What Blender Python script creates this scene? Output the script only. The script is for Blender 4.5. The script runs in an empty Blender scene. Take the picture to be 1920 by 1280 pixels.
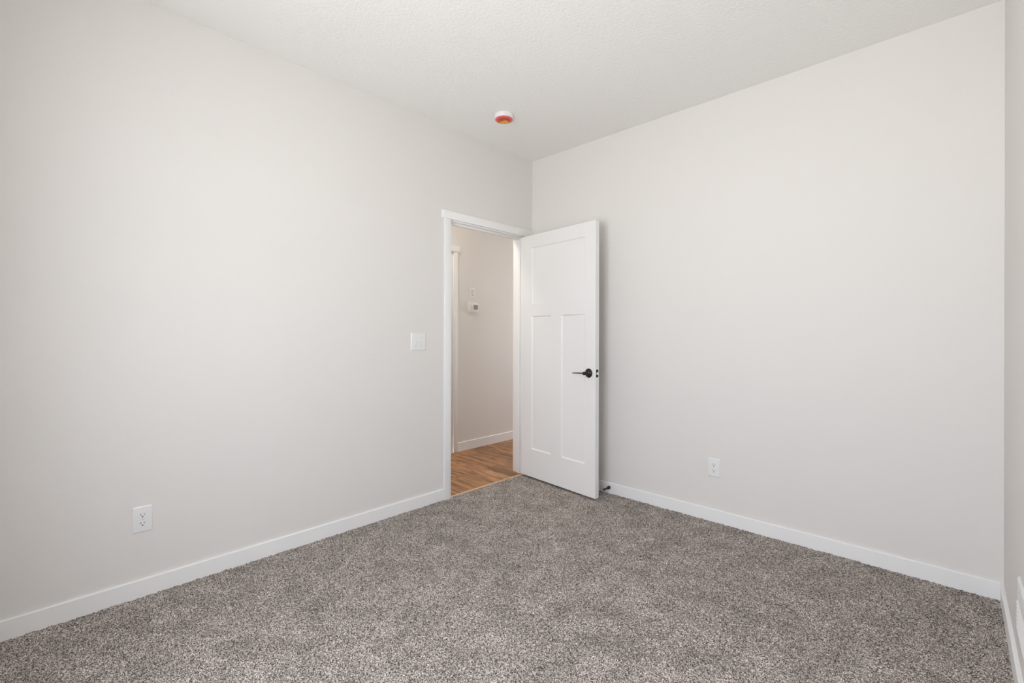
import bpy, bmesh, math, random
import numpy as np
from mathutils import Matrix, Vector

scene = bpy.context.scene
COL = scene.collection
PI = math.pi
random.seed(7)

# room dimensions (metres): corner of left/back wall at the origin, room spans x 0..W, y -D..0
W, D, H = 2.871, 3.50, 2.743
HX = -1.015                       # far wall of the hallway

# ------------------------------------------------------------------ camera
cam_d = bpy.data.cameras.new('camera')
cam = bpy.data.objects.new('camera', cam_d)
COL.objects.link(cam)
cam_d.sensor_width = 36.0
cam_d.sensor_fit = 'HORIZONTAL'
cam_d.lens = 865.48 / 1920 * 36
cam_d.shift_y = -12.0 / 1920
cam_d.clip_start = 0.02
yaw, roll = -0.7651, 0.0022
fw = Vector((math.sin(yaw), math.cos(yaw), 0)); rt = Vector((math.cos(yaw), -math.sin(yaw), 0)); up = Vector((0, 0, 1))
r2 = rt * math.cos(roll) + up * math.sin(roll); u2 = -rt * math.sin(roll) + up * math.cos(roll)
m = Matrix((r2, u2, -fw)).transposed().to_4x4()
m.translation = Vector((2.7093, -3.0783, 1.2056))
cam.matrix_world = m
scene.camera = cam

# ------------------------------------------------------------------ daylight, lamps, exposure
SKY, GROUND, HALL = 12.2, 15.6, 25.0
WX0, WX1, WZ0, WZ1 = 1.24, 2.48, 0.60, 2.14  # window opening in the wall behind the camera
world = bpy.data.worlds.new('overcast_sky'); scene.world = world
world.use_nodes = True
nt = world.node_tree; nt.nodes.clear()
tc = nt.nodes.new('ShaderNodeTexCoord'); sp = nt.nodes.new('ShaderNodeSeparateXYZ')
rp = nt.nodes.new('ShaderNodeValToRGB'); mr = nt.nodes.new('ShaderNodeMapRange')
bg = nt.nodes.new('ShaderNodeBackground'); wo = nt.nodes.new('ShaderNodeOutputWorld')
mr.inputs['From Min'].default_value = -1; mr.inputs['From Max'].default_value = 1
nt.links.new(tc.outputs['Generated'], sp.inputs[0]); nt.links.new(sp.outputs['Z'], mr.inputs['Value'])
nt.links.new(mr.outputs[0], rp.inputs[0]); nt.links.new(rp.outputs[0], bg.inputs[0]); nt.links.new(bg.outputs[0], wo.inputs[0])
e = rp.color_ramp.elements
e[0].position = 0.47; e[0].color = (0.978 * GROUND, 1.0 * GROUND, 1.03 * GROUND, 1)
e[1].position = 0.53; e[1].color = (0.945 * SKY, 1.0 * SKY, 1.12 * SKY, 1)
bg.inputs['Strength'].default_value = 1.0

def area(name, loc, rot, sx, sy, power, col, portal=False):
    l = bpy.data.lights.new(name, 'AREA'); l.shape = 'RECTANGLE'; l.size = sx; l.size_y = sy
    l.energy = power; l.color = col
    if portal: l.cycles.is_portal = True
    o = bpy.data.objects.new(name, l); o.location = loc; o.rotation_euler = rot; COL.objects.link(o)
    return o
area('window_portal', ((WX0 + WX1) / 2, -D - 0.13, (WZ0 + WZ1) / 2), (PI / 2, 0, 0), WX1 - WX0, WZ1 - WZ0, 1, (1, 1, 1), True)
area('hall_lamp', (-0.56, -0.80, H - 0.03), (0, 0, 0), 0.30, 0.30, HALL * 0.36, (1.0, 0.92, 0.83))
area('hall_fill_portal', (-0.57, 2.73, 1.275), (-PI / 2, 0, 0), 0.50, 1.35, 1, (1, 1, 1), True)  # guides sky light through the window added at the hall end

scene.view_settings.view_transform = 'Standard'
scene.view_settings.look = 'None'
scene.view_settings.exposure = 0.03
scene.view_settings.gamma = 1.0
scene.view_settings.use_curve_mapping = False
scene.cycles.max_bounces = 16
scene.cycles.diffuse_bounces = 10
scene.cycles.sample_clamp_indirect = 4.0

# ------------------------------------------------------------------ materials
def srgb(r, g, b):
    f = lambda c: (c / 255 / 12.92) if c / 255 <= 0.04045 else ((c / 255 + 0.055) / 1.055) ** 2.4
    return (f(r), f(g), f(b), 1)

def mat(name, col, rough=0.5, metal=0.0, bump=None, spec=0.5):
    mt = bpy.data.materials.new(name); mt.use_nodes = True
    n = mt.node_tree.nodes; b = n['Principled BSDF']; lk = mt.node_tree.links
    b.inputs['Base Color'].default_value = col if len(col) == 4 else (*col, 1)
    b.inputs['Roughness'].default_value = rough; b.inputs['Metallic'].default_value = metal
    b.inputs['Specular IOR Level'].default_value = spec
    if bump:                         # (scale, strength, distance, detail)
        t = n.new('ShaderNodeTexCoord'); z = n.new('ShaderNodeTexNoise'); bp = n.new('ShaderNodeBump')
        z.inputs['Scale'].default_value = bump[0]; z.inputs['Detail'].default_value = bump[3]
        bp.inputs['Strength'].default_value = bump[1]; bp.inputs['Distance'].default_value = bump[2]
        lk.new(t.outputs['Object'], z.inputs['Vector']); lk.new(z.outputs[0], bp.inputs['Height'])
        lk.new(bp.outputs[0], b.inputs['Normal'])
    return mt

M_wall = mat('greige_wall_paint', (0.735, 0.713, 0.684), 0.65, bump=(160, 0.15, 0.002, 2), spec=0.3)
M_ceil = mat('textured_ceiling_paint', (0.855, 0.848, 0.828), 0.8, bump=(62, 0.8, 0.004, 4), spec=0.2)
M_trim = mat('white_trim_paint', (0.84, 0.84, 0.83), 0.38)
M_door = mat('white_door_paint', (0.80, 0.80, 0.79), 0.42)
M_plate = mat('white_plastic', (0.79, 0.79, 0.78), 0.32)
M_slot = mat('dark_slot', (0.02, 0.018, 0.016), 0.6)
M_bronze = mat('oil_rubbed_bronze', (0.035, 0.028, 0.022), 0.36, 0.7, bump=(40, 0.1, 0.001, 2))
M_black = mat('black_doorstop', (0.012, 0.011, 0.010), 0.45)
M_brass = mat('satin_latch', (0.75, 0.70, 0.62), 0.35, 0.8)
M_red = mat('red_cover', srgb(205, 62, 58), 0.4)
M_pink = mat('pale_red_rim', srgb(226, 105, 98), 0.4)
M_yel = mat('yellow_sticker', srgb(222, 178, 40), 0.45)
M_dred = mat('dark_red_print', srgb(128, 26, 24), 0.5)
M_screen = mat('grey_display', srgb(140, 138, 126), 0.3)
M_grey = mat('pale_grey_plastic', (0.62, 0.61, 0.60), 0.4)
M_vent = mat('white_enamel', (0.80, 0.795, 0.78), 0.4)
M_sub = mat('subfloor', (0.3, 0.24, 0.17), 0.9, bump=(20, 0.2, 0.002, 3))
M_strip = mat('tan_transition', srgb(214, 180, 146), 0.5, bump=(60, 0.1, 0.001, 2))
M_out = mat('exterior_siding', (0.55, 0.55, 0.53), 0.8, bump=(30, 0.1, 0.002, 2))

def carpet_mat():
    mt = bpy.data.materials.new('flecked_carpet'); mt.use_nodes = True
    n = mt.node_tree.nodes; lk = mt.node_tree.links; b = n['Principled BSDF']
    b.inputs['Roughness'].default_value = 1.0; b.inputs['Specular IOR Level'].default_value = 0.05
    t = n.new('ShaderNodeTexCoord')
    v = n.new('ShaderNodeTexVoronoi'); v.inputs['Scale'].default_value = 350; v.inputs['Randomness'].default_value = 1
    lk.new(t.outputs['Object'], v.inputs['Vector'])
    s = n.new('ShaderNodeSeparateColor'); lk.new(v.outputs['Color'], s.inputs[0])
    r = n.new('ShaderNodeValToRGB'); lk.new(s.outputs[0], r.inputs[0])
    cr = r.color_ramp; cr.interpolation = 'LINEAR'
    cr.elements[0].position = 0.0; cr.elements[0].color = (0.040, 0.033, 0.028, 1)
    cr.elements[1].position = 1.0; cr.elements[1].color = (0.860, 0.800, 0.735, 1)
    for p, c in ((0.22, (0.118, 0.102, 0.089, 1)), (0.55, (0.355, 0.318, 0.286, 1)), (0.85, (0.590, 0.532, 0.484, 1))):
        k = cr.elements.new(p); k.color = c
    # broad, faint mottling where the pile has been brushed
    z = n.new('ShaderNodeTexNoise'); z.inputs['Scale'].default_value = 7; z.inputs['Detail'].default_value = 4
    lk.new(t.outputs['Object'], z.inputs['Vector'])
    mrn = n.new('ShaderNodeMapRange'); mrn.inputs['From Min'].default_value = 0.3; mrn.inputs['From Max'].default_value = 0.7
    mrn.inputs['To Min'].default_value = 0.80; mrn.inputs['To Max'].default_value = 1.18
    lk.new(z.outputs[0], mrn.inputs[0])
    mx = n.new('ShaderNodeVectorMath'); mx.operation = 'SCALE'
    lk.new(r.outputs[0], mx.inputs[0]); lk.new(mrn.outputs[0], mx.inputs['Scale'])
    lk.new(mx.outputs[0], b.inputs['Base Color'])
    bp = n.new('ShaderNodeBump'); bp.inputs['Strength'].default_value = 0.6; bp.inputs['Distance'].default_value = 0.003
    lk.new(s.outputs[1], bp.inputs['Height']); lk.new(bp.outputs[0], b.inputs['Normal'])
    return mt
M_carpet = carpet_mat()

def plank_mat():
    mt = bpy.data.materials.new('oak_planks'); mt.use_nodes = True
    n = mt.node_tree.nodes; lk = mt.node_tree.links; b = n['Principled BSDF']
    b.inputs['Roughness'].default_value = 0.5; b.inputs['Specular IOR Level'].default_value = 0.35
    t = n.new('ShaderNodeTexCoord')
    mp = n.new('ShaderNodeMapping'); mp.inputs['Location'].default_value = (0.37, 0.055, 0)
    lk.new(t.outputs['Object'], mp.inputs[0])
    br = n.new('ShaderNodeTexBrick'); br.offset = 0.37; br.offset_frequency = 2
    br.inputs['Scale'].default_value = 1; br.inputs['Brick Width'].default_value = 1.22; br.inputs['Row Height'].default_value = 0.18
    br.inputs['Mortar Size'].default_value = 0.0012; br.inputs['Mortar Smooth'].default_value = 0.2; br.inputs['Bias'].default_value = 0
    br.inputs['Color1'].default_value = (0, 0, 0, 1); br.inputs['Color2'].default_value = (1, 1, 1, 1); br.inputs['Mortar'].default_value = (0.3, 0.3, 0.3, 1)
    lk.new(mp.outputs[0], br.inputs['Vector'])
    # grain: noise stretched along the plank, shifted plank by plank
    cb = n.new('ShaderNodeVectorMath'); cb.operation = 'MULTIPLY_ADD'
    lk.new(br.outputs['Color'], cb.inputs[0]); cb.inputs[1].default_value = (7, 3, 0); lk.new(mp.outputs[0], cb.inputs[2])
    m2 = n.new('ShaderNodeMapping'); m2.inputs['Scale'].default_value = (1.7, 11, 1); lk.new(cb.outputs[0], m2.inputs[0])
    g = n.new('ShaderNodeTexNoise'); g.inputs['Scale'].default_value = 1.6; g.inputs['Detail'].default_value = 7; g.inputs['Roughness'].default_value = 0.68
    g.inputs['Distortion'].default_value = 1.1
    lk.new(m2.outputs[0], g.inputs['Vector'])
    r = n.new('ShaderNodeValToRGB'); lk.new(g.outputs[0], r.inputs[0]); cr = r.color_ramp
    cr.elements[0].position = 0.34; cr.elements[0].color = srgb(104, 78, 54)
    cr.elements[1].position = 0.66; cr.elements[1].color = srgb(200, 152, 108)
    k = cr.elements.new(0.45); k.color = srgb(146, 106, 72)
    k = cr.elements.new(0.54); k.color = srgb(176, 130, 90)
    mx = n.new('ShaderNodeMix'); mx.data_type = 'RGBA'; mx.blend_type = 'MULTIPLY'
    tn = n.new('ShaderNodeMapRange'); tn.inputs['To Min'].default_value = 0.70; tn.inputs['To Max'].default_value = 1.1
    lk.new(br.outputs['Color'], tn.inputs[0])
    mx.inputs[0].default_value = 1.0; lk.new(r.outputs[0], mx.inputs[6]); lk.new(tn.outputs[0], mx.inputs[7])
    dk = n.new('ShaderNodeMix'); dk.data_type = 'RGBA'
    lk.new(br.outputs['Fac'], dk.inputs[0]); lk.new(mx.outputs[2], dk.inputs[6]); dk.inputs[7].default_value = srgb(96, 66, 42)
    lk.new(dk.outputs[2], b.inputs['Base Color'])
    return mt
M_plank = plank_mat()

def glass_mat():
    mt = bpy.data.materials.new('window_glass'); mt.use_nodes = True
    n = mt.node_tree.nodes; lk = mt.node_tree.links; n.clear()
    o = n.new('ShaderNodeOutputMaterial'); x = n.new('ShaderNodeMixShader'); a = n.new('ShaderNodeBsdfTransparent'); g = n.new('ShaderNodeBsdfGlossy')
    g.inputs['Roughness'].default_value = 0.02; x.inputs[0].default_value = 0.06
    lk.new(a.outputs[0], x.inputs[1]); lk.new(g.outputs[0], x.inputs[2]); lk.new(x.outputs[0], o.inputs[0])
    return mt
M_glass = glass_mat()

# ------------------------------------------------------------------ mesh helpers
def box(bm, x0, x1, y0, y1, z0, z1, bev=0.0, seg=2):
    r = bmesh.ops.create_cube(bm, size=1)
    for v in r['verts']:
        v.co = Vector(((x0 + x1) / 2 + v.co.x * (x1 - x0), (y0 + y1) / 2 + v.co.y * (y1 - y0), (z0 + z1) / 2 + v.co.z * (z1 - z0)))
    if bev:
        ed = list({e for v in r['verts'] for e in v.link_edges})
        bmesh.ops.bevel(bm, geom=ed, offset=bev, segments=seg, profile=0.5, affect='EDGES')

def lathe(bm, prof, n=32, axis='Y'):
    """revolve (radius, height) points; height runs along -Y (out of a wall) or along Z"""
    rings = []
    for r, h in prof:
        if r < 1e-6:
            rings.append([bm.verts.new((0, -h, 0) if axis == 'Y' else (0, 0, h))]); continue
        ring = []
        for i in range(n):
            a = 2 * PI * i / n
            ring.append(bm.verts.new((r * math.cos(a), -h, r * math.sin(a)) if axis == 'Y' else (r * math.cos(a), r * math.sin(a), h)))
        rings.append(ring)
    for a, b in zip(rings, rings[1:]):
        for i in range(n):
            j = (i + 1) % n
            if len(a) == 1 and len(b) == 1: continue
            if len(a) == 1: bm.faces.new((a[0], b[i], b[j]))
            elif len(b) == 1: bm.faces.new((a[i], a[j], b[0]))
            else: bm.faces.new((a[i], a[j], b[j], b[i]))

def prism(bm, pts, h0, h1, axis='Y'):
    """extrude a closed outline; pts are (x, z) for axis Y or (x, y) for axis Z"""
    mk = (lambda p, h: (p[0], h, p[1])) if axis == 'Y' else (lambda p, h: (p[0], p[1], h))
    a = [bm.verts.new(mk(p, h0)) for p in pts]; b = [bm.verts.new(mk(p, h1)) for p in pts]
    bm.faces.new(a); bm.faces.new(b)
    for i in range(len(pts)):
        j = (i + 1) % len(pts); bm.faces.new((a[i], a[j], b[j], b[i]))

def shift(bm, dx=0, dy=0, dz=0):
    bmesh.ops.translate(bm, verts=bm.verts, vec=(dx, dy, dz))

def obj(name, bm, m, parent=None, smooth=False, loc=None, label=None):
    bmesh.ops.recalc_face_normals(bm, faces=bm.faces)
    me = bpy.data.meshes.new(name); bm.to_mesh(me); bm.free()
    me.materials.append(m)
    if smooth:
        for p in me.polygons: p.use_smooth = True
        me.set_sharp_from_angle(angle=math.radians(35))
    o = bpy.data.objects.new(name, me); COL.objects.link(o)
    if parent: o.parent = parent
    if loc: o.location = loc
    if label: o['label'] = label
    return o

def tag(o, label, cat, kind=None, group=None):
    o['label'] = label; o['category'] = cat
    if kind: o['kind'] = kind
    if group: o['group'] = group
    return o

def empty(name, loc, rz=0.0):
    o = bpy.data.objects.new(name, None); o.location = loc; o.rotation_euler = (0, 0, rz); o.empty_display_size = 0.05
    COL.objects.link(o); return o

def boxes(name, m, lst, parent=None, bev=0.0, **k):
    bm = bmesh.new()
    for b in lst: box(bm, *b, bev=bev)
    return obj(name, bm, m, parent, smooth=bev > 0, **k)

# ------------------------------------------------------------------ room shell
YJ0, YJ1, ZJ = -0.919, -0.108, 2.054          # clear doorway opening
WT = 0.118                                     # partition thickness
RO = 0.018                                     # jamb board thickness
def structure(o, label, cat): return tag(o, label, cat, 'structure')

structure(boxes('wall_left', M_wall, [
    (-WT, 0, -D - 0.15, YJ0 - RO, -0.1, H), (-WT, 0, YJ1 + RO, WT, -0.1, H), (-WT, 0, YJ0 - RO, YJ1 + RO, ZJ + RO, H)]),
    'long greige wall on the left with the open doorway near the corner', 'wall')
structure(boxes('wall_back', M_wall, [(0, W + 0.15, 0, WT, -0.1, H)]),
    'greige wall facing the viewer behind the open white door', 'wall')
structure(boxes('wall_right', M_wall, [(W, W + 0.15, -D - 0.15, 0, -0.1, H)]),
    'sliver of greige wall along the right edge of the picture', 'wall')
structure(boxes('wall_front', M_wall, [
    (0, WX0, -D - 0.15, -D, -0.1, H), (WX1, W, -D - 0.15, -D, -0.1, H),
    (WX0, WX1, -D - 0.15, -D, -0.1, WZ0), (WX0, WX1, -D - 0.15, -D, WZ1, H)]),
    'greige wall behind the viewer with the bright window', 'wall')
structure(boxes('ceiling', M_ceil, [(-0.0, W + 0.15, -D - 0.15, WT, H, H + 0.1)]),
    'white finely textured bedroom ceiling holding the smoke detector', 'ceiling')
structure(boxes('floor', M_sub, [(0, W + 0.0, -D, 0, -0.1, -0.022)]),
    'bedroom subfloor lying under the grey carpet', 'floor')

# carpet: a grid of pile tufts with real height
def carpet():
    st = 0.006
    xs = np.linspace(0.0, W, int(W / st)); ys = np.linspace(-D, 0.0, int(D / st))
    nx, ny = len(xs), len(ys)
    rng = np.random.default_rng(3)
    X, Y = np.meshgrid(xs, ys)
    Z = -0.0025 + rng.uniform(-0.0035, 0.0030, X.shape)
    big = rng.normal(0, 1, (ny // 9 + 3, nx // 9 + 3))
    yi = np.arange(ny) / 9; xi = np.arange(nx) / 9
    y0 = yi.astype(int); x0 = xi.astype(int); fy = (yi - y0)[:, None]; fx = (xi - x0)[None, :]
    B = (big[np.ix_(y0, x0)] * (1 - fy) * (1 - fx) + big[np.ix_(y0 + 1, x0)] * fy * (1 - fx) + big[np.ix_(y0, x0 + 1)] * (1 - fy) * fx + big[np.ix_(y0 + 1, x0 + 1)] * fy * fx)
    Z += B * 0.0009
    jx = rng.uniform(-0.002, 0.002, X.shape); jy = rng.uniform(-0.002, 0.002, X.shape)
    jx[:, [0, -1]] = 0; jy[[0, -1], :] = 0
    co = np.stack([X + jx, Y + jy, Z], -1).reshape(-1, 3).astype(np.float32)
    i = np.arange((ny - 1) * (nx - 1)); r = i // (nx - 1); c = i % (nx - 1); a = r * nx + c
    f = np.stack([a, a + 1, a + nx + 1, a + nx], -1).astype(np.int32)
    me = bpy.data.meshes.new('carpet')
    me.vertices.add(len(co)); me.vertices.foreach_set('co', co.ravel())
    me.loops.add(f.size); me.loops.foreach_set('vertex_index', f.ravel())
    me.polygons.add(len(f)); me.polygons.foreach_set('loop_start', np.arange(0, f.size, 4, dtype=np.int32))
    me.update(calc_edges=True); me.materials.append(M_carpet)
    o = bpy.data.objects.new('carpet', me); COL.objects.link(o); return o
tag(carpet(), 'grey-brown flecked wall-to-wall carpet covering the bedroom floor', 'carpet', 'stuff')

# hallway beyond the doorway
HY0, HY1 = -1.6, 2.6
structure(boxes('floor_hall', M_plank, [(HX, -0.012, HY0, HY1, -0.1, -0.004)]),
    'warm oak plank floor of the hall seen through the doorway', 'floor')
structure(boxes('wall_hall', M_wall, [(HX - WT, HX, -0.082, HY1, -0.1, H), (HX - WT, HX, HY0, -0.90, -0.1, H), (HX - WT, HX, -0.90, -0.082, 2.052, H)]),
    'greige hall wall beyond the doorway carrying the thermostat', 'wall')
structure(boxes('wall_hall_end', M_wall, [(HX - WT, -0.82, HY1, HY1 + WT, -0.1, H), (-0.32, 0, HY1, HY1 + WT, -0.1, H), (-0.82, -0.32, HY1, HY1 + WT, 1.95, H), (-0.82, -0.32, HY1, HY1 + WT, -0.1, 0.60)]), 'greige wall with an added fill-light window closing the far right end of the hall', 'wall')  # opening cut for the added fill-light window
structure(boxes('wall_hall_start', M_wall, [(HX - WT, -WT, HY0 - WT, HY0, -0.1, H)]), 'greige wall closing the near left end of the hall', 'wall')
structure(boxes('wall_hall_side', M_wall, [(-WT, 0, WT, HY1, -0.1, H)]), 'greige hall wall continuing past the bedroom corner', 'wall')
structure(boxes('ceiling_hall', M_ceil, [(HX - WT, 0, HY0 - WT, HY1 + WT, H, H + 0.1)]), 'white ceiling of the hall beyond the doorway', 'ceiling')

# ------------------------------------------------------------------ baseboards
BT, BH = 0.0118, 0.078
def base_prof(depth=BT, h=BH, z0=-0.012):
    return [(0, z0), (-depth, z0), (-depth, h - 0.003), (-depth + 0.003, h), (0, h)]
def baseboard(name, p0, p1, nrm, label, h=BH, z0=-0.012):
    p0, p1, nrm = Vector(p0), Vector(p1), Vector(nrm)
    bm = bmesh.new(); rings = []
    for p in (p0, p1):
        rings.append([bm.verts.new(p + nrm * (-a) + Vector((0, 0, z))) for a, z in base_prof(h=h, z0=z0)])
    bm.faces.new(rings[0]); bm.faces.new(rings[1])
    for i in range(5):
        j = (i + 1) % 5; bm.faces.new((rings[0][i], rings[0][j], rings[1][j], rings[1][i]))
    return structure(obj(name, bm, M_trim), label, 'baseboard')
CW, CT = 0.057, 0.016                            # casing width, thickness
CL0, CL1 = YJ0 - 0.005 - CW, YJ0 - 0.005         # left casing
CR0, CR1 = YJ1 + 0.005, YJ1 + 0.005 + CW         # right casing
baseboard('baseboard_left', (0, -D, 0), (0, CL0, 0), (1, 0, 0), 'white baseboard along the left wall up to the door casing')
baseboard('baseboard_back', (BT, 0, 0), (W - BT, 0, 0), (0, -1, 0), 'white baseboard along the wall behind the open door')
baseboard('baseboard_right', (W, -D, 0), (W, 0, 0), (-1, 0, 0), 'white baseboard in the lower right corner of the picture')
baseboard('baseboard_front', (BT, -D, 0), (W - BT, -D, 0), (0, 1, 0), 'white baseboard below the window behind the viewer')
baseboard('baseboard_hall', (HX, -0.024, 0), (HX, HY1, 0), (1, 0, 0), 'white baseboard on the hall wall above the oak planks', h=0.088, z0=-0.004)

# ------------------------------------------------------------------ doorway trim
t = empty('trim_1', (0, (YJ0 + YJ1) / 2, 0))
tag(t, 'white flat door casing and jamb framing the open doorway', 'door frame', 'structure')
oy = -(YJ0 + YJ1) / 2
def tbox(name, b, bev=0.0012):
    b = list(b); b[2] += oy; b[3] += oy
    return boxes(name, M_trim, [b], t, bev=bev)
tbox('side_casing', (0, CT, CL0, CL1, -0.008, 2.0625))
tbox('side_casing', (0, CT, CR0, CR1, -0.008, 2.0625))
tbox('head_casing', (0, 0.021, -1.004, -0.0005, 2.0625, 2.1215), 0.0015)
tbox('side_casing', (-WT - CT, -WT, CL0, CL1, -0.004, 2.0625))
tbox('side_casing', (-WT - CT, -WT, CR0, CR1, -0.004, 2.0625))
tbox('head_casing', (-WT - 0.021, -WT, -1.004, CR1 + 0.025, 2.0625, 2.1215), 0.0015)
tbox('jamb', (-WT, 0, YJ0 - RO, YJ0, -0.008, ZJ), 0.001)
tbox('jamb', (-WT, 0, YJ1, YJ1 + RO, -0.008, ZJ), 0.001)
tbox('head_jamb', (-WT, 0, YJ0 - RO, YJ1 + RO, ZJ, ZJ + RO), 0.001)
tbox('door_stop_strip', (-0.072, -0.040, YJ0, YJ0 + 0.011, -0.004, ZJ), 0.001)
tbox('door_stop_strip', (-0.072, -0.040, YJ1 - 0.011, YJ1, -0.004, ZJ), 0.001)
tbox('door_stop_strip', (-0.072, -0.040, YJ0 + 0.011, YJ1 - 0.011, ZJ - 0.011, ZJ), 0.001)

bm = bmesh.new()
prism(bm, [(-0.016, -0.006), (0.004, -0.006), (0.004, -0.001), (0.0005, 0.0015), (-0.012, 0.0010), (-0.016, -0.0035)], YJ0, YJ1)
structure(obj('trim_2', bm, M_strip), 'thin tan strip between the carpet and the oak planks', 'threshold')

# doorway on the far side of the hall: right-hand casing and the closed door's edge
t3 = empty('trim_3', (HX, -0.5, 0))
tag(t3, 'white casing of another doorway across the hall, left of the thermostat', 'door frame', 'structure')
def t3box(name, b, bev=0.0012):
    b = list(b); b[0] -= HX; b[1] -= HX; b[2] += 0.5; b[3] += 0.5
    return boxes(name, M_trim, [b], t3, bev=bev)
t3box('side_casing', (HX, HX + 0.016, -0.0770, -0.0240, -0.004, 2.0595))
t3box('side_casing', (HX, HX + 0.016, -0.963, -0.906, -0.004, 2.0595))
t3box('head_casing', (HX, HX + 0.021, -0.99, -0.001, 2.0595, 2.1185), 0.0015)
t3box('jamb', (HX - WT, HX, -0.100, -0.0820, -0.004, 2.052), 0.001)
t3box('jamb', (HX - WT, HX, -0.900, -0.885, -0.004, 2.052), 0.001)
t3box('head_jamb', (HX - WT, HX, -0.885, -0.103, 2.036, 2.052), 0.001)

# ------------------------------------------------------------------ shaker doors
def leaf_mesh(DW, DZ0, DZ1, th, panels):
    """slab whose two faces carry recessed panels with a sloped sticking"""
    bm = bmesh.new()
    us = sorted({0.0, DW, *[p[0] for p in panels], *[p[1] for p in panels]})
    zs = sorted({DZ0, DZ1, *[p[2] for p in panels], *[p[3] for p in panels]})
    inp = lambda u, z: any(p[0] < u < p[1] and p[2] < z < p[3] for p in panels)
    for y, s in ((0.0, 1), (th, -1)):
        vs = {}
        g = lambda u, z, yy=y: vs.setdefault((round(u, 5), round(z, 5), round(yy, 5)), None) or vs.__setitem__((round(u, 5), round(z, 5), round(yy, 5)), bm.verts.new((u, yy, z))) or vs[(round(u, 5), round(z, 5), round(yy, 5))]
        for a, b in zip(us, us[1:]):
            for c, d in zip(zs, zs[1:]):
                if not inp((a + b) / 2, (c + d) / 2): bm.faces.new((g(a, c), g(b, c), g(b, d), g(a, d)))
        for p in panels:
            k, dp = 0.009, y + s * 0.0075
            o = [(p[0], p[2]), (p[1], p[2]), (p[1], p[3]), (p[0], p[3])]
            i = [(p[0] + k, p[2] + k), (p[1] - k, p[2] + k), (p[1] - k, p[3] - k), (p[0] + k, p[3] - k)]
            # outline vertices that the grid put on the panel's edges
            for q in range(4):
                r = (q + 1) % 4
                bm.faces.new((g(*o[q]), g(*o[r]), bm.verts.new((i[r][0], dp, i[r][1])), bm.verts.new((i[q][0], dp, i[q][1]))))
            bm.faces.new([bm.verts.new((x, dp, z)) for x, z in i])
    for q in (((0, DZ0), (DW, DZ0)), ((DW, DZ0), (DW, DZ1)), ((DW, DZ1), (0, DZ1)), ((0, DZ1), (0, DZ0))):
        (a, c), (b, d) = q
        bm.faces.new([bm.verts.new(v) for v in ((a, 0, c), (b, 0, d), (b, th, d), (a, th, c))])
    bmesh.ops.remove_doubles(bm, verts=bm.verts, dist=1e-5)
    return bm

TH = 0.0385
DW, DZ0, DZ1 = 0.8075, 0.015, 2.0455
panels = [(0.122, 0.706, 1.470, 1.942), (0.122, 0.350, 0.248, 1.366), (0.465, 0.706, 0.248, 1.366)]
ang = math.atan2(-0.0817, 0.7981)
dr = empty('door_1', (0.0185, -0.1530, 0), ang)
tag(dr, 'white three-panel door standing open beside the doorway', 'door', 'structure')
obj('door_slab', leaf_mesh(DW, DZ0, DZ1, TH, panels), M_door, dr)

def lever_set(face_y, sgn):
    """rose, neck and lever on one face; the lever points back to the hinge"""
    hu, hz = 0.745, 0.9265
    bm = bmesh.new()
    lathe(bm, [(0.0, 0.0), (0.0335, 0.0), (0.0345, 0.003), (0.0325, 0.007), (0.0285, 0.011), (0.0250, 0.0125), (0.0235, 0.0155), (0.0165, 0.021), (0.0125, 0.024), (0.0, 0.024)], 40)
    h = obj('door_handle', bm, M_bronze, dr, smooth=True, loc=(hu, face_y, hz), label='dark bronze lever handle')
    if sgn < 0: h.rotation_euler = (0, 0, PI)
    bm = bmesh.new()
    lathe(bm, [(0.0115, 0.022), (0.0105, 0.030), (0.0105, 0.040), (0.0128, 0.043), (0.0135, 0.050), (0.0128, 0.057), (0.009, 0.0605), (0.0, 0.0615)], 28)
    obj('neck', bm, M_bronze, h, smooth=True)
    bm = bmesh.new()                      # slim tapered bar, slightly swept
    n = 14; L = 0.112; rings = []
    for i in range(n + 1):
        q = i / n; x = -(0.006 + q * L) * (1 if sgn > 0 else -1)
        hh = 0.0047 - 0.0012 * q; dd = 0.0056 - 0.001 * q; dz = -0.004 * q * q; dy = -0.050 + 0.004 * q * q
        rings.append([bm.verts.new((x, dy + dd * math.cos(a), dz + hh * math.sin(a))) for a in [2 * PI * k / 12 for k in range(12)]])
    for a, b in zip(rings, rings[1:]):
        for k in range(12): bm.faces.new((a[k], a[(k + 1) % 12], b[(k + 1) % 12], b[k]))
    bm.faces.new(rings[0]); bm.faces.new(rings[-1])
    obj('lever', bm, M_bronze, h, smooth=True)
lever_set(0.0, 1); lever_set(TH, -1)
# latch on the free edge
lp = boxes('latch_plate', M_bronze, [(DW - 0.001, DW + 0.0008, 0.0075, 0.031, 0.898, 0.955)], dr, bev=0.0006, label='dark bronze latch plate')
bm = bmesh.new(); prism(bm, [(DW, 0.012), (DW + 0.011, 0.016), (DW + 0.011, 0.020), (DW, 0.026)], 0.9175, 0.9355, 'Z')
obj('latch_bolt', bm, M_brass, lp, label='pale metal latch bolt')
# hinges at the jamb side
for hz in (0.22, 1.03, 1.84):
    bm = bmesh.new()
    for k in range(5):
        b2 = bmesh.new(); lathe(b2, [(0, 0), (0.0055, 0), (0.0055, 0.0168), (0, 0.0168)], 16, 'Z'); shift(b2, -0.004, TH - 0.001, hz - 0.044 + k * 0.0176)
        me = bpy.data.meshes.new('tmp'); b2.to_mesh(me); b2.free(); bm.from_mesh(me); bpy.data.meshes.remove(me)
    box(bm, -0.0012, 0.0008, 0.004, TH - 0.002, hz - 0.044, hz + 0.044)
    obj('hinge', bm, M_bronze, dr, smooth=True, label='dark bronze hinge')

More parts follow.
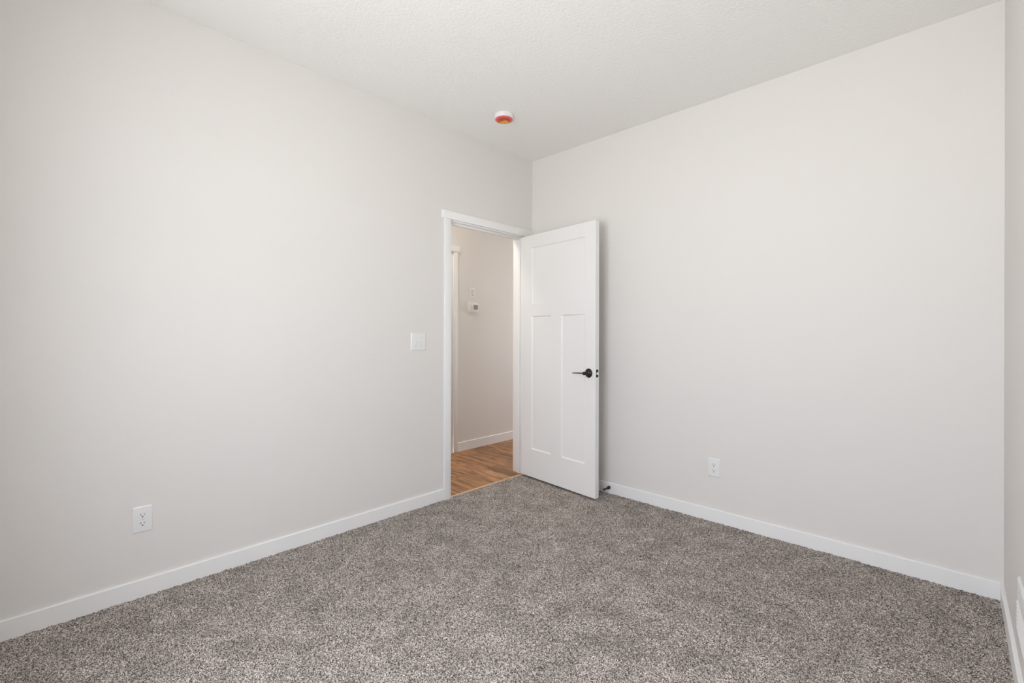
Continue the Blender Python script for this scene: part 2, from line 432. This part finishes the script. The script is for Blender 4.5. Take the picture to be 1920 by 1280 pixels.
# closed door across the hall
d2 = empty('door_2', (HX - 0.010, -0.884, 0), PI / 2)
tag(d2, 'closed white door across the hall, almost hidden by the left casing', 'door', 'structure')
obj('door_slab', leaf_mesh(0.7825, 0.006, 2.034, 0.035, [(0.115, 0.665, 1.47, 1.935), (0.115, 0.333, 0.25, 1.36), (0.447, 0.665, 0.25, 1.36)]), M_door, d2)

# ------------------------------------------------------------------ wall plates (front towards local -Y, wall at y = 0)
def plate_mesh(w, h, d=0.006, lip=0.0045):
    bm = bmesh.new()
    a = [bm.verts.new((x, 0, z)) for x, z in ((-w / 2, -h / 2), (w / 2, -h / 2), (w / 2, h / 2), (-w / 2, h / 2))]
    b = [bm.verts.new((v.co.x, -d * 0.35, v.co.z)) for v in a]
    c = [bm.verts.new((v.co.x * (w / 2 - lip) / (w / 2), -d, v.co.z * (h / 2 - lip) / (h / 2))) for v in a]
    bm.faces.new(a); bm.faces.new(c)
    for p, q in ((a, b), (b, c)):
        for i in range(4): bm.faces.new((p[i], p[(i + 1) % 4], q[(i + 1) % 4], q[i]))
    bmesh.ops.recalc_face_normals(bm, faces=bm.faces)
    ed = [e for e in bm.edges if all(v.co.y < -0.0001 for v in e.verts)]
    bmesh.ops.bevel(bm, geom=ed, offset=0.0011, segments=2, profile=0.5, affect='EDGES')
    return bm

def screw(parent, x, z, y):
    bm = bmesh.new(); lathe(bm, [(0.0034, 0), (0.0032, 0.0007), (0.0018, 0.0012), (0, 0.0013)], 16); 
    return obj('screw', bm, M_grey, parent, smooth=True, loc=(x, y, z))

def outlet():
    r = empty('wall_outlet', (0, 0, 0))
    obj('cover_plate', plate_mesh(0.0755, 0.1195), M_plate, r, smooth=True)
    for zc in (0.0195, -0.0195):
        pts = []
        for k in range(40):                                  # round face with flattened top and bottom
            a = 2 * PI * k / 40
            pts.append((0.0172 * math.cos(a), max(-0.0140, min(0.0140, 0.0172 * math.sin(a)))))
        bm = bmesh.new(); prism(bm, pts, -0.0050, -0.0078)
        bmesh.ops.bevel(bm, geom=[e for e in bm.edges if all(v.co.y < -0.0077 for v in e.verts)], offset=0.0007, segments=2, affect='EDGES')
        f = obj('receptacle', bm, M_plate, r, loc=(0, 0, zc))
        bm = bmesh.new()
        box(bm, -0.0075, -0.0053, -0.0081, -0.0060, -0.0008, 0.0078)
        box(bm, 0.0055, 0.0075, -0.0081, -0.0060, 0.0002, 0.0070)
        g = bmesh.new()
        prism(g, [(0.0029 * math.cos(a), -0.0070 + 0.0029 * (math.sin(a) if math.sin(a) > 0 else math.sin(a))) for a in [2 * PI * k / 16 for k in range(16)]], -0.0060, -0.0081)
        me = bpy.data.meshes.new('tmp'); g.to_mesh(me); g.free(); bm.from_mesh(me); bpy.data.meshes.remove(me)
        obj('slots', bm, M_slot, f, label='dark contact slots')
    screw(r, 0, 0, -0.0058)
    return r
def copy_tree(o, parent=None):
    c = o.copy(); COL.objects.link(c); c.parent = parent
    for ch in list(o.children): copy_tree(ch, c)
    return c
o1 = outlet(); o1.location = (0, -2.7213, 0.3522); o1.rotation_euler = (0, 0, PI / 2)
tag(o1, 'white duplex outlet low on the left wall above its baseboard', 'outlet', group='white wall outlets')
o2 = copy_tree(o1); o2.location = (1.5797, 0, 0.3470); o2.rotation_euler = (0, 0, 0)
tag(o2, 'white duplex outlet low on the wall right of the open door', 'outlet', group='white wall outlets')

s = empty('light_switch', (0, -1.2033, 1.1580), PI / 2)
tag(s, 'white two-toggle light switch on the wall left of the doorway', 'switch')
obj('cover_plate', plate_mesh(0.1245, 0.1225), M_plate, s, smooth=True)
for xc, up_ in ((-0.0230, -1), (0.0230, 1)):
    bm = bmesh.new(); box(bm, -0.0055, 0.0055, -0.0072, -0.0050, -0.0125, 0.0125, bev=0.0006)
    bz = obj('toggle_bezel', bm, M_plate, s, smooth=True, loc=(xc, 0, 0))
    bm = bmesh.new(); b0 = [(-0.0042, -0.0055), (0.0042, -0.0055), (0.0042, 0.0055), (-0.0042, 0.0055)]
    lo = [bm.verts.new((x, -0.006, z)) for x, z in b0]
    hi = [bm.verts.new((x * 0.8, -0.0195, z * 0.55 + up_ * 0.0085)) for x, z in b0]
    bm.faces.new(lo); bm.faces.new(hi)
    for i in range(4): bm.faces.new((lo[i], lo[(i + 1) % 4], hi[(i + 1) % 4], hi[i]))
    bmesh.ops.bevel(bm, geom=list(bm.edges), offset=0.0008, segments=2, affect='EDGES')
    obj('toggle', bm, M_plate, bz, smooth=True)
    for zs in (0.030, -0.030): screw(s, xc, zs, -0.0058)

# hall controls
hs = empty('dimmer_switch', (HX, 0.1850, 1.6515), PI / 2)
tag(hs, 'small white wall control above the thermostat in the hall', 'switch')
obj('cover_plate', plate_mesh(0.071, 0.110), M_plate, hs, smooth=True)
boxes('rocker', M_grey, [(-0.0165, 0.0165, -0.0078, -0.005, -0.018, 0.033)], hs, bev=0.001, label='pale grey paddle')
boxes('slider_slot', M_screen, [(-0.014, 0.014, -0.0072, -0.005, -0.0295, -0.0255)], hs, label='grey slot below the paddle')

th = empty('thermostat', (HX, 0.1890, 1.4960), PI / 2)
tag(th, 'white rectangular thermostat with grey display on the hall wall', 'thermostat')
bm = bmesh.new(); box(bm, -0.075, 0.075, -0.006, 0, -0.058, 0.058, bev=0.0028, seg=3); obj('wall_plate', bm, M_plate, th, smooth=True)
bm = bmesh.new(); box(bm, -0.056, 0.068, -0.026, -0.005, -0.046, 0.046, bev=0.005, seg=3); bd = obj('housing', bm, M_plate, th, smooth=True)
boxes('display', M_screen, [(-0.006, 0.056, -0.0275, -0.025, -0.019, 0.030)], bd, bev=0.0008, label='grey display screen')
for k in range(3): boxes('button', M_grey, [(-0.045, -0.020, -0.0272, -0.025, 0.012 - k * 0.016, 0.020 - k * 0.016)], bd, bev=0.0008)

# ------------------------------------------------------------------ smoke detector
sd = empty('smoke_detector', (0.430, -0.791, H))
tag(sd, 'round white smoke detector with red and yellow cover on ceiling', 'smoke detector')
bm = bmesh.new(); lathe(bm, [(0, 0), (0.0655, 0), (0.0665, -0.006), (0.0665, -0.012), (0.0650, -0.022), (0.0615, -0.030), (0, -0.030)], 48, 'Z')
obj('base', bm, M_plate, sd, smooth=True)
bm = bmesh.new(); lathe(bm, [(0.0, -0.0295), (0.0605, -0.0295), (0.0612, -0.0330), (0.0590, -0.0352), (0.0, -0.0355)], 48, 'Z')
cv = obj('dust_cover', bm, M_pink, sd, smooth=True, label='pale red plastic cover')
bm = bmesh.new(); lathe(bm, [(0.0, -0.0350), (0.0455, -0.0350), (0.0450, -0.0362), (0.0, -0.0362)], 40, 'Z'); obj('red_label', bm, M_red, cv, label='round red label')
# directions on the ceiling: away from the viewer (lower in the picture) and to the right
fx, fy = fw.x, fw.y; rx, ry = rt.x, rt.y
def onface(r_, f_): return (r_ * rx + f_ * fx, r_ * ry + f_ * fy)
bm = bmesh.new(); pts = []
for k in range(25):
    a = -0.84 + k / 24 * 1.72; pts.append(onface(0.0505 * math.sin(a - 0.0), 0.0505 * math.cos(a)))
pts.append(onface(0.018, 0.0020)); pts.append(onface(0.004, 0.0010))
prism(bm, pts, -0.0355, -0.0369, 'Z'); obj('yellow_label', bm, M_yel, cv, label='yellow label segment')
bm = bmesh.new()
for k in range(9):                               # short dark print strokes in an arc
    a = -1.05 + k * 0.26; R = 0.033
    for dr_, ww in ((0.0, 0.0052), (0.0085, 0.0036)):
        c = (math.sin(a) * (R + dr_), -math.cos(a) * (R + dr_) + 0.012); tx, tz = math.cos(a), math.sin(a)
        if dr_ and k % 2: continue
        q = [(c[0] + sx * tx * ww / 2 - sz * tz * 0.0024, c[1] + sx * tz * ww / 2 + sz * tx * 0.0024) for sx, sz in ((-1, -1), (1, -1), (1, 1), (-1, 1))]
        prism(bm, [onface(*p) for p in q], -0.0360, -0.0368, 'Z')
obj('print', bm, M_dred, cv, label='dark red printed marks')

# ------------------------------------------------------------------ door stop on the back baseboard
ds = empty('doorstop', (0.800, -BT, 0.042))
tag(ds, 'small black doorstop on the baseboard beside the open door', 'doorstop')
bm = bmesh.new(); lathe(bm, [(0, 0), (0.0130, 0), (0.0135, 0.003), (0.0125, 0.012), (0.0085, 0.026), (0.006, 0.034), (0, 0.034)], 24); obj('mount', bm, M_black, ds, smooth=True)
bm = bmesh.new(); lathe(bm, [(0.0056, 0.020), (0.0050, 0.066), (0, 0.066)], 16); obj('rod', bm, M_black, ds, smooth=True)
bm = bmesh.new(); lathe(bm, [(0, 0.062), (0.0080, 0.062), (0.0088, 0.068), (0.0078, 0.074), (0, 0.075)], 20); obj('bumper', bm, M_black, ds, smooth=True)

# ------------------------------------------------------------------ wall register at the right edge
VW, VH = 0.36, 0.185
vt = empty('wall_vent', (W, -0.735 - VW / 2, 0.294), -PI / 2)
tag(vt, 'white louvered wall vent low at the right edge of the picture', 'vent')
FX, FT, FB = 0.020, 0.072, 0.016                 # flange: sides, top, bottom
def vring(l, b, t_, y): return [bm.verts.new(v) for v in ((-VW / 2 + l, y, -VH / 2 + b), (VW / 2 - l, y, -VH / 2 + b), (VW / 2 - l, y, VH / 2 - t_), (-VW / 2 + l, y, VH / 2 - t_))]
bm = bmesh.new()
rs = [vring(0, 0, 0, 0), vring(0.0005, 0.0005, 0.0005, -0.002), vring(0.007, 0.007, 0.007, -0.007), vring(FX, FB, FT, -0.007), vring(FX + 0.001, FB + 0.001, FT + 0.001, -0.001)]
for a, b in zip(rs, rs[1:]):
    for i in range(4): bm.faces.new((a[i], a[(i + 1) % 4], b[(i + 1) % 4], b[i]))
obj('frame', bm, M_vent, vt)
LZ0, LZ1 = -VH / 2 + FB, VH / 2 - FT
boxes('duct_opening', M_slot, [(-VW / 2 + FX, VW / 2 - FX, -0.0010, 0.0, LZ0, LZ1)], vt, label='dark duct opening')
nl = 7
for k in range(nl):
    z = LZ0 + (k + 0.5) * (LZ1 - LZ0) / nl
    bm = bmesh.new(); box(bm, -VW / 2 + FX - 0.002, VW / 2 - FX + 0.002, -0.0085, -0.0072, -0.0068, 0.0068)
    bmesh.ops.rotate(bm, verts=bm.verts, cent=(0, -0.0045, 0), matrix=Matrix.Rotation(math.radians(-35), 3, 'X'))
    shift(bm, 0, 0.0012, z); obj('louver', bm, M_vent, vt)
for xs_ in (-1, 1): screw(vt, xs_ * 0.10, VH / 2 - 0.026, -0.0069)

# ------------------------------------------------------------------ window behind the viewer
wn = empty('window_1', ((WX0 + WX1) / 2, -D - 0.09, WZ0))
tag(wn, 'white framed double window in the wall behind the viewer', 'window', 'structure')
ww, wh = WX1 - WX0, WZ1 - WZ0
boxes('window_frame', M_trim, [(-ww / 2, -ww / 2 + 0.045, -0.03, 0.03, 0, wh), (ww / 2 - 0.045, ww / 2, -0.03, 0.03, 0, wh),
    (-ww / 2, ww / 2, -0.03, 0.03, 0, 0.045), (-ww / 2, ww / 2, -0.03, 0.03, wh - 0.045, wh), (-0.03, 0.03, -0.03, 0.03, 0, wh)], wn)
for a, b in ((-ww / 2 + 0.045, -0.03), (0.03, ww / 2 - 0.045)):
    boxes('window_pane', M_glass, [(a, b, -0.003, 0.003, 0.045, wh - 0.045)], wn, label='clear pane of the added hall window')


# unseen window added at the hall's far end to admit fill daylight
w_ = empty('hall_fill_window', (-0.57, HY1 + WT / 2, 0.60)); tag(w_, 'small white framed window added at the hall end for fill light', 'window', 'structure')
boxes('window_frame', M_trim, [(-0.25, -0.22, -0.03, 0.03, 0, 1.35), (0.22, 0.25, -0.03, 0.03, 0, 1.35), (-0.22, 0.22, -0.03, 0.03, 0, 0.03), (-0.22, 0.22, -0.03, 0.03, 1.32, 1.35)], w_)
boxes('window_pane', M_glass, [(-0.22, 0.22, -0.003, 0.003, 0.03, 1.32)], w_, label='clear pane of the added hall window')
